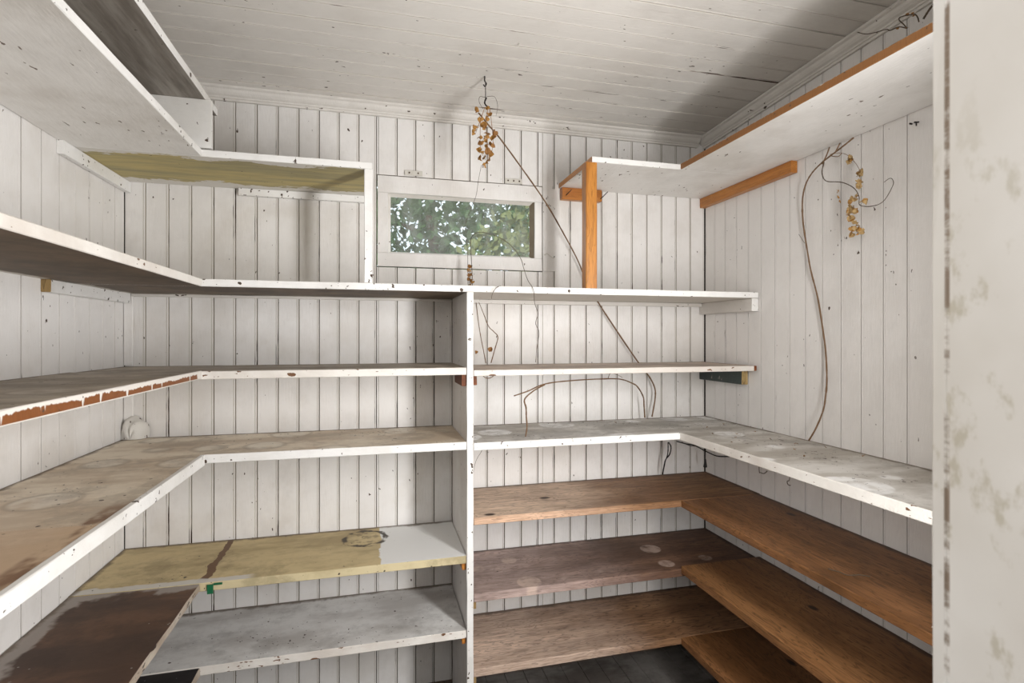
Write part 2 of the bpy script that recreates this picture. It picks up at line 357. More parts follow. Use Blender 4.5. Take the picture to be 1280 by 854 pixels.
def plank(name, parent, ax, a, b, c, mats, jit=.0007, ch=.0018, n=None, end=None):
    """box with eased, slightly worn edges. ax: long axis; a: range along it; b: range across; c: range of the third axis. World metres.
    ax x: b=y, c=z; ax y: b=x, c=z; ax z: b=x, c=y. mats=(c-high face, c-low face, sides)"""
    L = a[1] - a[0]; n = n or max(2, min(24, int(L / .09)))
    b0, b1 = b; c0, c1 = c
    ch = min(ch, (c1 - c0) * .3, (b1 - b0) * .3)
    prof = [(b0 + ch, c0), (b1 - ch, c0), (b1, c0 + ch), (b1, c1 - ch), (b1 - ch, c1), (b0 + ch, c1), (b0, c1 - ch), (b0, c0 + ch)]
    fm = [1, 2, 2, 2, 0, 2, 2, 2]
    V = []; F = []; MI = []
    def mp(l, p, q): return (l, p, q) if ax == 'x' else ((p, l, q) if ax == 'y' else (p, q, l))
    for i in range(n + 1):
        l = a[0] + L * i / n
        for k, (p, q) in enumerate(prof):
            jl = 0 if 0 < i < n else 0
            V.append(mp(l + jl, p + (random.uniform(-jit, jit) if p in (b0, b1) or k in (4, 5) else 0), q + (random.uniform(-jit, jit) * .4 if q not in (c0, c1) else 0)))
    flip = ax == 'y'
    for i in range(n):
        for k in range(8):
            k2 = (k + 1) % 8
            f = (i * 8 + k, i * 8 + k2, i * 8 + 8 + k2, i * 8 + 8 + k)
            F.append(f); MI.append(fm[k])
    F.append(tuple(range(7, -1, -1))); F.append(tuple(n * 8 + k for k in range(8))); e = 3 if end else 2; MI += [e, e]
    ms = list(mats) + ([end] if end else [])
    o = mesh_obj(name, V, F, ms, MI, parent)
    bm = bmesh.new(); bm.from_mesh(o.data); bmesh.ops.recalc_face_normals(bm, faces=bm.faces); bm.to_mesh(o.data); bm.free()
    return o
def dplank(name, parent, ax, a, b, c, mats, **k):      # same, ranges in units of S, heights relative to the eye
    s = lambda r: (r[0] * S, r[1] * S); h = lambda r: (r[0] * S + EYE, r[1] * S + EYE)
    if ax == 'x' or ax == 'y': return plank(name, parent, ax, s(a), s(b), h(c), mats, **k)
    return plank(name, parent, ax, h(a), s(b), s(c), mats, **k)
def bead_board(parent, origin, u, v, nrm, w, L, mats, proud=0.):
    """tongue-and-groove board: flat face, a bead and a quirk by the joint. origin: corner; u across, v along, nrm out of the wall"""
    g = random.uniform(.0003, .0011)
    P = [(g, -.009), (g, -.0010), (g + .0009, 0), (w - .0092, 0), (w - .0082, -.0017), (w - .0072, -.0003), (w - .0052, .0003), (w - .0032, -.0003), (w - .0018 - g, -.0020), (w - g, -.009)]
    mi = [1, 1, 0, 1, 1, 0, 0, 1, 1]
    if w < .02: P = [(g, -.009), (g, 0), (w - g, 0), (w - g, -.009)]; mi = [1, 0, 1]
    V = []; F = []
    for t in (0, L):
        for a, h in P: V.append(Vector(origin) + Vector(u) * a + Vector(v) * t + Vector(nrm) * (h + proud))
    n = len(P)
    for k in range(n - 1): F.append((k, k + 1, n + k + 1, n + k))
    F.append((n - 1, 0, n, 2 * n - 1)); F.append(tuple(range(n))); F.append(tuple(range(2 * n - 1, n - 1, -1)))
    MI = mi + [1, 1, 1]
    o = mesh_obj('board', V, F, mats, MI, parent)
    bm = bmesh.new(); bm.from_mesh(o.data); bmesh.ops.recalc_face_normals(bm, faces=bm.faces); bm.to_mesh(o.data); bm.free()
    return o
def boxes(name, bl, mat, parent=None):
    V = []; F = []
    for (x0, x1, y0, y1, z0, z1) in bl:
        s = len(V)
        V += [(x0, y0, z0), (x1, y0, z0), (x1, y1, z0), (x0, y1, z0), (x0, y0, z1), (x1, y0, z1), (x1, y1, z1), (x0, y1, z1)]
        F += [tuple(s + i for i in f) for f in ((3, 2, 1, 0), (4, 5, 6, 7), (0, 1, 5, 4), (1, 2, 6, 5), (2, 3, 7, 6), (3, 0, 4, 7))]
    return mesh_obj(name, V, F, [mat], None, parent)
def catmull(p, n=6):
    p = [Vector(q) for q in p]; out = []
    if len(p) < 3: return p
    q = [p[0] * 2 - p[1]] + p + [p[-1] * 2 - p[-2]]
    for i in range(1, len(q) - 2):
        for k in range(n):
            t = k / n
            out.append(.5 * ((2 * q[i]) + (-q[i - 1] + q[i + 1]) * t + (2 * q[i - 1] - 5 * q[i] + 4 * q[i + 1] - q[i + 2]) * t * t + (-q[i - 1] + 3 * q[i] - 3 * q[i + 1] + q[i + 2]) * t ** 3))
    out.append(p[-1]); return out
def tube(name, pts, r0, r1, mat, parent=None, sides=6, n=6, knob=.12):
    p = catmull(pts, n); V = []; F = []
    up = Vector((.3, .9, .2)).normalized()
    for i, c in enumerate(p):
        d = (p[min(i + 1, len(p) - 1)] - p[max(i - 1, 0)]).normalized()
        s = d.cross(up)
        if s.length < .1: s = d.cross(Vector((1, 0, 0)))
        s.normalize(); t = d.cross(s)
        r = r0 + (r1 - r0) * i / (len(p) - 1); r *= 1 + random.uniform(-knob, knob) + (.5 * knob * 3 if random.random() < .06 else 0)
        for k in range(sides):
            a = 2 * math.pi * k / sides; V.append(c + (s * math.cos(a) + t * math.sin(a)) * r)
    for i in range(len(p) - 1):
        for k in range(sides):
            k2 = (k + 1) % sides; F.append((i * sides + k, i * sides + k2, (i + 1) * sides + k2, (i + 1) * sides + k))
    F.append(tuple(range(sides - 1, -1, -1))); F.append(tuple((len(p) - 1) * sides + k for k in range(sides)))
    return mesh_obj(name, V, F, [mat], None, parent, True)

# ------------------------------------------------------------------ SETTING
XL, XR = -.3945 * S, .681 * S; YB = S; YF = .1416 * S
def ceil_z(y): return EYE + S * (.4207 + .044 * (.98 - y / S))
WX0, WX1 = .0035 * S, .3184 * S; WZ0, WZ1 = .127 * S + EYE, .2947 * S + EYE      # sash opening
t_ = .06
wall_back = tag(boxes('wall_back', [(XL - .1, WX0, YB + .011, YB + .09, 0, 2.6), (WX1, XR + .1, YB + .011, YB + .09, 0, 2.6), (WX0, WX1, YB + .011, YB + .09, 0, WZ0), (WX0, WX1, YB + .011, YB + .09, WZ1, 2.6)], M['backing']), kind='structure')
wall_left = tag(boxes('wall_left', [(XL - .09, XL - .011, YF - .1, YB + .011, 0, 2.6)], M['backing']), kind='structure')
wall_right = tag(boxes('wall_right', [(XR + .011, XR + .09, YF - .1, YB + .011, 0, 2.6)], M['backing']), kind='structure')
PB = .0337 * S
x = (.4444 - .0337 * 25) * S
while x < XR:
    a, b = max(x, XL), min(x + PB, XR)
    if b - a > .006:
        segs = [(0, ceil_z(YB))]
        if a < WX0 < b - .002:
            bead_board(wall_back, (a, YB, 0), (1, 0, 0), (0, 0, 1), (0, -1, 0), WX0 - a, ceil_z(YB), [M['wall'], M['groove']]); a = WX0
        if a < WX1 < b - .004:
            bead_board(wall_back, (WX1, YB, 0), (1, 0, 0), (0, 0, 1), (0, -1, 0), b - WX1, ceil_z(YB), [M['wall'], M['groove']]); b = WX1
        if b > WX0 + .004 and a < WX1 - .001:
            segs = [(0, WZ0 - .001), (WZ1 + .001, ceil_z(YB))]
        for z0, z1 in segs:
            bead_board(wall_back, (a, YB, z0), (1, 0, 0), (0, 0, 1), (0, -1, 0), b - a, z1 - z0, [M['wall'], M['groove']], random.uniform(-.0008, .0008))
    x += PB
y = (.934 - .0345 * 26) * S
while y < YB:
    a, b = max(y, YF), min(y + .0345 * S, YB - .001)
    if b - a > .006: bead_board(wall_right, (XR, a, 0), (0, 1, 0), (0, 0, 1), (-1, 0, 0), b - a, ceil_z(a), [M['wall_r'], M['groove_r']], random.uniform(-.0008, .0008))
    y += .0345 * S
y = (.967 - .0383 * 23) * S
while y < YB:
    a, b = max(y, YF), min(y + .0383 * S, YB - .001)
    if b - a > .006: bead_board(wall_left, (XL, a, 0), (0, 1, 0), (0, 0, 1), (1, 0, 0), b - a, ceil_z(a), [M['wall'], M['groove_l']], random.uniform(-.0008, .0008))
    y += .0383 * S
# front wall with the doorway, its jambs and casing
DX0, DX1 = -.235 * S, .19 * S
YW = YF - .011
tag(boxes('wall_front', [(XL - .1, DX0, YW - .10, YW, 0, 2.6), (DX1 + .0, XR + .1, YW - .10, YW, 0, 2.6), (DX0, DX1, YW - .10, YW, 2.30, 2.6)], M['plain']), kind='structure')
j = tag(boxes('trim_1', [(DX1 - .012, DX1 - .0004, YW - .13, YW - .0006, 0, 2.288)], M['jamb']), kind='structure')
plank('casing', j, 'z', (0, 2.35), (DX1 - .0115, DX1 + .085), (YW, YF + .0), (M['jamb'],) * 3, ch=.0012)
plank('casing', j, 'z', (0, 2.35), (DX1 - .012, DX1 + .085), (YW - .155, YW - .132), (M['jamb'],) * 3, ch=.0012)
tag(boxes('trim_2', [(DX0 + .0004, DX0 + .012, YW - .13, YW - .0006, 0, 2.288)], M['jamb']), kind='structure')
tag(boxes('trim_3', [(DX0 + .0125, DX1 - .0125, YW - .10, YW, 2.289, 2.2995)], M['jamb']), kind='structure')
# ceiling boards (run along x, ceiling rises gently towards the door)
ceiling = tag(mesh_obj('ceiling', [(XL - .1, YF - .12, ceil_z(YF - .12) + .012), (XR + .1, YF - .12, ceil_z(YF - .12) + .012), (XR + .1, YB + .09, ceil_z(YB + .09) + .012), (XL - .1, YB + .09, ceil_z(YB + .09) + .012),
    (XL - .1, YF - .12, 2.75), (XR + .1, YF - .12, 2.75), (XR + .1, YB + .09, 2.75), (XL - .1, YB + .09, 2.75)], [(3, 2, 1, 0), (4, 5, 6, 7), (0, 1, 5, 4), (1, 2, 6, 5), (2, 3, 7, 6), (3, 0, 4, 7)], [M['backing']]), kind='structure')
y = YB - .0335 * S
dv = Vector((0, 1, -.044)).normalized(); nn = Vector((0, -.044, -1)).normalized()
while y > YF - .04:
    bead_board(ceiling, (XL, y, ceil_z(y)), tuple(dv), (1, 0, 0), tuple(nn), .0335 * S, XR - XL, [M['ceil'], M['groove_c']], random.uniform(-.002, .002))
    y -= .0335 * S
# crown moulding on the back and right walls
def crown(name, p0, p1, out, kind=True):
    C = .0195 * S
    prof = [(0, C), (0, .0), (.009, .0), (.010, .007), (.0145, .008), (.016, .013), (.024, .017), (.030, C * .55), (.034, C - .011), (C - .003, C - .009), (C, C - .007), (C, C)]
    V = []; F = []; n = len(prof)
    for p in (p0, p1):
        for q, h in prof:
            zz = h - C - .002
            V.append((p[0] + out[0] * q, p[1] + out[1] * q, ceil_z(p[1] + out[1] * q) + zz))
    for k in range(n): F.append((k, (k + 1) % n, n + (k + 1) % n, n + k))
    F.append(tuple(range(n))); F.append(tuple(range(2 * n - 1, n - 1, -1)))
    o = mesh_obj(name, V, F, [M['crown']])
    bm = bmesh.new(); bm.from_mesh(o.data); bmesh.ops.recalc_face_normals(bm, faces=bm.faces); bm.to_mesh(o.data); bm.free()
    return tag(o, kind='structure')
crown('trim_4', (XL, YB - .0012), (XR - .045, YB - .0012), (0, -1))
crown('trim_5', (XR - .0012, YF), (XR - .0012, YB - .002), (-1, 0))
tag(plank('trim_6', None, 'z', (EYE - .164 * S, EYE - .060 * S), (XL + .001, XL + .030), (YB - .014, YB - .001), (M['wall'],) * 3), kind='structure')
tag(plank('trim_7', None, 'z', (EYE - .0465 * S, EYE + .070 * S), (XL + .001, XL + .030), (YB - .014, YB - .001), (M['wall'],) * 3), kind='structure')
# floor boards run towards the back wall
floor = tag(boxes('floor', [(XL - .1, XR + .1, YF - .1, YB + .09, -.06, -.012)], M['backing']), kind='structure')
x = XL
while x < XR - .01:
    w = min(.082, XR - x)
    plank('board', floor, 'y', (YF, YB), (x + .0007, x + w - .0007), (-.012, random.uniform(-.001, .0005)), (M['floor'],) * 3, n=2, jit=.0002)
    x += .082
# the hall behind the camera
tag(boxes('floor.001', [(-1.8, 1.8, -2.2, YF - .1005, -.06, 0)], M['floor']), kind='structure')
tag(boxes('ceiling.001', [(-1.8, 1.8, -2.2, YW - .1005, 2.5, 2.6)], M['plain']), kind='structure')
tag(boxes('wall_hall_left', [(-1.9, -1.8, -2.2, YW - .1005, 0, 2.6)], M['plain']), kind='structure')
tag(boxes('wall_hall_right', [(1.8, 1.9, -2.2, YW - .1005, 0, 2.6)], M['plain']), kind='structure')
tag(boxes('wall_hall_back', [(-1.9, 1.9, -2.3, -2.2, 0, 2.6)], M['plain']), kind='structure')
tag(boxes('wall_hall_front', [(-1.8, XL - .1, YW - .16, YW - .1005, 0, 2.5), (XR + .1, 1.8, YW - .16, YW - .1005, 0, 2.5)], M['plain']), kind='structure')

# ------------------------------------------------------------------ window
win = bpy.data.objects.new('window_1', None); COL.objects.link(win); win.location = ((WX0 + WX1) / 2, YB, WZ0); tag(win, kind='structure')
GX0, GX1, GZ0, GZ1 = .0234 * S, .3019 * S, .1530 * S + EYE, .2625 * S + EYE
wm = (M['wall'],) * 3; yf, yb = YB - .004, YB + .022
plank('rail', win, 'x', (WX0 + .0028, WX1 - .0028), (yf, yb), (GZ1, WZ1 - .0028), wm, jit=.0012)
plank('rail', win, 'x', (WX0 + .0028, WX1 - .0028), (yf, yb), (WZ0 + .0028, GZ0), wm, jit=.0012)
plank('stile', win, 'z', (GZ0 + .0003, GZ1 - .0003), (WX0 + .0028, GX0), (yf, yb), wm, jit=.0008)
plank('stile', win, 'z', (GZ0 + .0003, GZ1 - .0003), (GX1, WX1 - .0028), (yf, yb), wm, jit=.0008)
boxes('window_pane', [(GX0 - .004, GX1 + .004, YB + .0225, YB + .0255, GZ0 - .004, GZ1 + .004)], M['glass'], win)
def bead(a, b, out, mat, sz=.011):          # putty fillet in the rebate
    a, b, o = Vector(a), Vector(b), Vector(out); V = []
    for p in (a, b): V += [p, p + o * sz, p + Vector((0, -sz * 1.3, 0))]
    mesh_obj('putty', V, [(0, 1, 4, 3), (1, 2, 5, 4), (2, 0, 3, 5), (0, 2, 1), (3, 4, 5)], [mat], None, win)
yg = YB + .0222
bead((GX0, yg, GZ0), (GX0, yg, GZ1), (1, 0, 0), M['white_worn']); bead((GX1, yg, GZ0), (GX1, yg, GZ1), (-1, 0, 0), M['putty'], .016)
bead((GX0, yg, GZ1), (GX1, yg, GZ1), (0, 0, -1), M['crown']); bead((GX0, yg, GZ0), (GX1, yg, GZ0), (0, 0, 1), M['crown'], .008)
plank('side_casing', win, 'z', (WZ0 + .004, EYE + .2905 * S), (WX1 + .001, .3447 * S), (YB - .0045, YB - .0012), wm, jit=.0008, ch=.001)
# small painted fittings round the window
def mending_plate(x0, x1, z, label, scr=3):
    t = thing('metal_plate', label, 'metal plate', (x0, YB, z), None)
    plank('plate', t, 'x', (x0, x1), (YB - .0075, YB - .0045), (z, z + .020), (M['plate'],) * 3, ch=.0006, jit=.0002)
    for k in range(scr):
        cx = x0 + (x1 - x0) * (k + .5) / scr; V = []; n = 8
        for yy in (YB - .0075, YB - .0095): V += [(cx + .0035 * math.cos(2 * math.pi * i / n), yy, z + .010 + .0035 * math.sin(2 * math.pi * i / n)) for i in range(n)]
        F = [(i, (i + 1) % n, n + (i + 1) % n, n + i) for i in range(n)] + [tuple(range(n, 2 * n))]
        mesh_obj('screw', V, F, [M['stem_d']], None, t)
mending_plate(.2424 * S, .276 * S, EYE + .2957 * S, 'white painted metal plate with three screws above the window right corner')
mending_plate(.0534 * S, .0854 * S, EYE + .2965 * S, 'lumpy painted metal plate above the window left corner', 2)
h = thing('latch_hook', 'small bent hook latch on the trim right of the window', 'hook', (.325 * S, YB - .006, EYE + .158 * S))
tube('wire', [(.3215 * S, YB - .006, EYE + .160 * S), (.325 * S, YB - .016, EYE + .162 * S), (.331 * S, YB - .014, EYE + .159 * S), (.336 * S, YB - .016, EYE + .155 * S), (.3415 * S, YB - .008, EYE + .1545 * S)], .0016, .0016, M['plate'], h)
tube('pin', [(.3415 * S, YB - .001, EYE + .157 * S), (.3415 * S, YB - .012, EYE + .157 * S)], .002, .002, M['iron'], h)

# ------------------------------------------------------------------ SHELVES
F_ = .832; XF = -.2345; XRf = .517; G = .0004
WH = M['white']; WW = M['white_worn']; UW = M['under_white']; e = .0008
YE = .1420                                      # near ends, at the front wall
def left_arm(t, z0, z1, mats, y0=YE, y1=F_ - G, xf=XF, **k): return dplank('board', t, 'y', (y0, y1), (-.3945 + e, xf), (z0, z1), mats, **k)
# top little shelf over the left arm
t = thing('small_top_shelf', 'narrow topmost shelf under the ceiling at the far left, grey brushed underside', 'shelf', W(-.31, .5, .3326))
dplank('board', t, 'y', (YE, .890), (-.3945 + e, -.2294), (.3326, .3432), (M['top2'], M['under0'], WH))
dplank('end_panel', t, 'x', (-.3945 + e, -.2226), (F_, F_ + .007), (.2645, .3324), (WH, WH, WH), ch=.001)
# upper left L shelf
t = thing('upper_left_shelf', 'white L-shaped shelf at upper left with olive yellow underside on its back run', 'shelf', W(-.3, .9, .2525))
left_arm(t, .2525, .2625, (M['top2'], UW, WH))
o = dplank('board', t, 'x', (-.3945 + e, -.004), (F_, 1 - e), (.2525, .2625), (M['top2'], M['under1'], WH)); o['label'] = 'back run with olive yellow underside'
dplank('cleat', t, 'y', (.806, 1 - e), (-.3945 + e, -.3855), (.2345, .2522), (WH, WH, WH))
dplank('cleat', t, 'x', (-.2231, -.018), (.990, 1 - e), (.2400, .2522), (WH, WH, WH))
t = thing('shelf_post', 'white upright post between the two upper left shelves, left of the window', 'post', W(-.01, .84, .081))
dplank('post', t, 'z', (.0812, .2522), (-.0155, -.0035), (F_ + .0005, F_ + .018), (WH, WH, WH))
# long shelf at eye level
t = thing('long_white_shelf', 'long white shelf running the full back wall under the window and along the left wall', 'shelf', W(.1, .9, .07))
left_arm(t, .0705, .0810, (M['top2'], M['under2'], WW))
dplank('board', t, 'x', (-.3945 + e, .677), (F_, 1 - e), (.0705, .0810), (M['top2'], M['under2'], WH), n=30)
dplank('cleat', t, 'y', (.7726, 1 - .008), (-.3945 + e, -.383), (.0545, .0702), (WH, WH, WH), end=M['endgrain'])
dplank('cleat', t, 'y', (.836, 1 - .001), (.6665, .6805), (.0470, .0702), (M['crown'], M['crown'], M['crown']), end=WH)
dplank('cleat', t, 'x', (.1520, .6655), (.988, 1 - e), (.0625, .0702), (M['crown'],) * 3)
dplank('cleat', t, 'x', (-.382, .1395), (.992, 1 - e), (.0655, .0702), (M['crown'],) * 3)
# upright divider
t = thing('upright_divider', 'tall white upright board dividing the left and right shelf bays', 'divider', W(.146, .9, -.643))
dplank('board', t, 'z', (-.6425, .0702), (.1402, .1508), (F_ - .0005, 1 - .009), (M['wall'], WH, M['wall']), n=24, jit=.0009)
# third level
t = thing('dusty_left_shelf', 'L-shaped shelf, dusty brown top, brown edge streaked with white drips on the left', 'shelf', W(-.3, .9, -.06))
o = left_arm(t, -.0590, -.0475, (M['top3'], M['under_white'], M['drip3']), n=40); o['label'] = 'left run, brown edge with white paint drips'
dplank('board', t, 'x', (-.3945 + e, .1395), (F_, 1 - e), (-.0600, -.0485), (M['top3'], UW, WW), n=30)
dplank('cleat', t, 'y', (F_ + .003, .91), (.1325, .1398), (-.0780, -.0603), (M['redbrown'],) * 3)
t = thing('thin_right_shelf', 'thin white straight shelf, right bay, dark green cleat at right end', 'shelf', W(.4, .9, -.062))
dplank('board', t, 'x', (.1516, .6680), (F_, 1 - e), (-.0625, -.0530), (M['rtop3'], UW, WW), n=30)
dplank('end_strip', t, 'y', (F_, 1 - e), (.6682, .6735), (-.0622, -.0530), (M['redbrown'],) * 3)
dplank('cleat', t, 'y', (F_ + .004, .95), (.1512, .1570), (-.0770, -.0628), (M['redbrown'],) * 3)
o = dplank('cleat', t, 'y', (.864, 1 - .002), (.6665, .6800), (-.0900, -.0628), (M['darkgreen'],) * 3, end=M['endgrain']); o['label'] = 'dark green painted cleat'
# fourth level
t = thing('wide_left_shelf', 'L-shaped shelf with beige jar-marked top and white front edge, left bay', 'shelf', W(-.3, .9, -.175))
left_arm(t, -.1765, -.1652, (M['top4'], UW, WH), y0=.5475, n=20)
o = left_arm(t, -.1765, -.1650, (M['top4'], UW, WH), y1=.5465, n=20)
dplank('nosing', t, 'y', (YE, F_ - .0102), (XF + .0001, XF + .0065), (-.1785, -.1640), (WH, WH, WH), n=20)
dplank('board', t, 'x', (-.3945 + e, .1395), (F_, 1 - e), (-.1780, -.1655), (M['top4'], UW, WH), n=30)
t = thing('white_right_shelf', 'flaking white L-shaped shelf with jar rings in the right bay, above the bare wood shelves', 'shelf', W(.6, .9, -.18))
dplank('board', t, 'x', (.1516, .6805), (F_, 1 - e), (-.1800, -.1680), (M['rtop4'], UW, WH), n=30)
dplank('board', t, 'y', (YE, F_ - G), (XRf, .6802), (-.1810, -.1675), (M['rtop4'], UW, WW), n=30)
# yellow shelf, dark board, grey shelf, black plank in the lower left
t = thing('yellow_shelf', 'ochre yellow shelf board with a white painted patch by the upright, lower left', 'shelf', W(-.1, .9, -.355))
dplank('board', t, 'x', (-.3945 + e, .1392), (F_, 1 - e), (-.3570, -.3450), (M['top5'], M['under_raw'], M['edge5']), n=30, jit=.001)
dplank('peg', t, 'y', (F_ + .006, F_ + .04), (.1335, .1398), (-.3690, -.3573), (M['orange_y'],) * 3)
b = thing('green_bracket', 'small green metal bracket under the front edge of the yellow shelf', 'bracket', W(-.225, .83, -.352))
plank('plate', b, 'z', (EYE - .3605 * S, EYE - .3475 * S), (-.2275 * S, -.2195 * S), (F_ * S - .0045, F_ * S - .0012), (M['greenm'],) * 3, ch=.0005)
plank('tab', b, 'x', (-.2190 * S, -.2080 * S), (F_ * S - .006, F_ * S - .0012), (EYE - .3485 * S, EYE - .3460 * S), (M['greenm'],) * 3, ch=.0005)
t = thing('dark_brown_shelf', 'dark brown worn shelf board with chipped cream edge against the left wall', 'shelf', W(-.3, .5, -.355))
dplank('board', t, 'y', (YE, F_ - .001), (-.3945 + e, -.2365), (-.3545, -.3455), (M['top5a'], M['under_raw'], M['edge5a']), n=26, jit=.0015)
t = thing('grey_shelf', 'grey worn shelf board with white edge, below the yellow shelf', 'shelf', W(-.1, .9, -.473))
dplank('board', t, 'x', (-.3945 + e, .1392), (F_, 1 - e), (-.4745, -.4620), (M['top6'], M['under_raw'], WW), n=30, jit=.001)
dplank('peg', t, 'y', (F_ + .006, F_ + .04), (.1335, .1395), (-.4860, -.4748), (M['orange_y'],) * 3)
t = thing('black_plank', 'black shelf plank with white edge at the bottom left, level with the grey shelf', 'shelf', W(-.3, .5, -.473))
dplank('board', t, 'y', (YE, F_ - .001), (-.3945 + e, -.2365), (-.4740, -.4630), (M['black'], M['under_raw'], M['edge5a']), n=26, jit=.001)
# bare wood shelves lower right
def wood_l(name, label, zb, za, th, mb, mbe, ma, drop=0, ya=F_ - G):
    t = thing(name, label, 'shelf', W(.6, .9, zb - th))
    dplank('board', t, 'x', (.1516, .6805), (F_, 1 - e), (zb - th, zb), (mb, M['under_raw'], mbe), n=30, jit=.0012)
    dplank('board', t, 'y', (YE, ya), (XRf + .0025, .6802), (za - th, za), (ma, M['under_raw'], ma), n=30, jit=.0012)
    return t
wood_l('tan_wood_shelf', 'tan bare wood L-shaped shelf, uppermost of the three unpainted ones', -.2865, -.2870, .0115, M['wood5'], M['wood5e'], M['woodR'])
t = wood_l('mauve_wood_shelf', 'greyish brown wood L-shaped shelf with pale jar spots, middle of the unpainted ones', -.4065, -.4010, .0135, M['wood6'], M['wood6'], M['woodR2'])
dplank('peg', t, 'y', (F_ + .004, F_ + .04), (.1512, .1560), (-.4320, -.4203), (M['endgrain'],) * 3)
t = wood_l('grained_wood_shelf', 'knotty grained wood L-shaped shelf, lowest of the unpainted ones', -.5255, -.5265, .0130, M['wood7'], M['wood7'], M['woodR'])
dplank('peg', t, 'y', (F_ + .004, F_ + .04), (.1512, .1560), (-.5520, -.5388), (M['endgrain'],) * 3)
# top right shelf
t = thing('upper_right_shelf', 'white L-shaped shelf at upper right near the ceiling with a brown front edge', 'shelf', W(.6, .9, .292))
dplank('board', t, 'x', (.3520, .6805), (F_, 1 - e), (.2925, .3020), (M['top2'], UW, WH), n=26, end=M['orange_y'])
o = dplank('board', t, 'y', (YE, F_ - G), (XRf + .001, .6802), (.2925, .3025), (M['top2'], UW, M['drip1']), n=36); o['label'] = 'right run with brown paint-streaked edge'
c = dplank('cleat', t, 'x', (.3547, .4376), (.986, 1 - e), (.2690, .2922), (M['orange_x'],) * 3)
for u0, z0, u1, z1 in ((.362, .2765, .3685, .2845), (.4345, .2735, .4445, .2855)):
    tube('nail', [W(u0, .985, z0), W((u0 + u1) / 2, .978, (z0 + z1) / 2), W(u1, .972, z1)], .0018, .0016, M['iron'], c)
dplank('cleat', t, 'y', (.7426, .9985), (.6675, .6805), (.2725, .2922), (M['orange_y'],) * 3)
t = thing('orange_post', 'varnished orange wooden post holding the upper right shelf, standing on the long shelf', 'post', W(.35, .84, .081))
dplank('post', t, 'z', (.0812, .2922), (.3417, .3618), (F_ + .001, F_ + .021), (M['orange'],) * 3, ch=.003)

# ------------------------------------------------------------------ lump of plaster/paint in the corner
def lump():
    c = Vector(W(-.3785, .985, -.1652)); V = []; F = []; nu, nv = 18, 7
    for j in range(nv + 1):
        ph = math.pi / 2 * j / nv
        for i in range(nu + 1):
            th = math.pi * i / nu
            r = 1 + .06 * math.sin(5 * th + j) + random.uniform(-.03, .03)
            V.append(c + Vector((-.046 * math.cos(th) * math.cos(ph) * r, -.045 * math.sin(ph) * r + .028, .076 * abs(math.sin(th)) ** .75 * math.cos(ph) ** .6 * r + .001)))
    for j in range(nv):
        for i in range(nu):
            a = j * (nu + 1) + i; F.append((a, a + 1, a + nu + 2, a + nu + 1))
    o = mesh_obj('plaster_lump', V, F, [M['lump']], None, None, True)
    return tag(o, 'rounded lump caked in white paint in the left back corner of the wide shelf', 'lump')
lump()

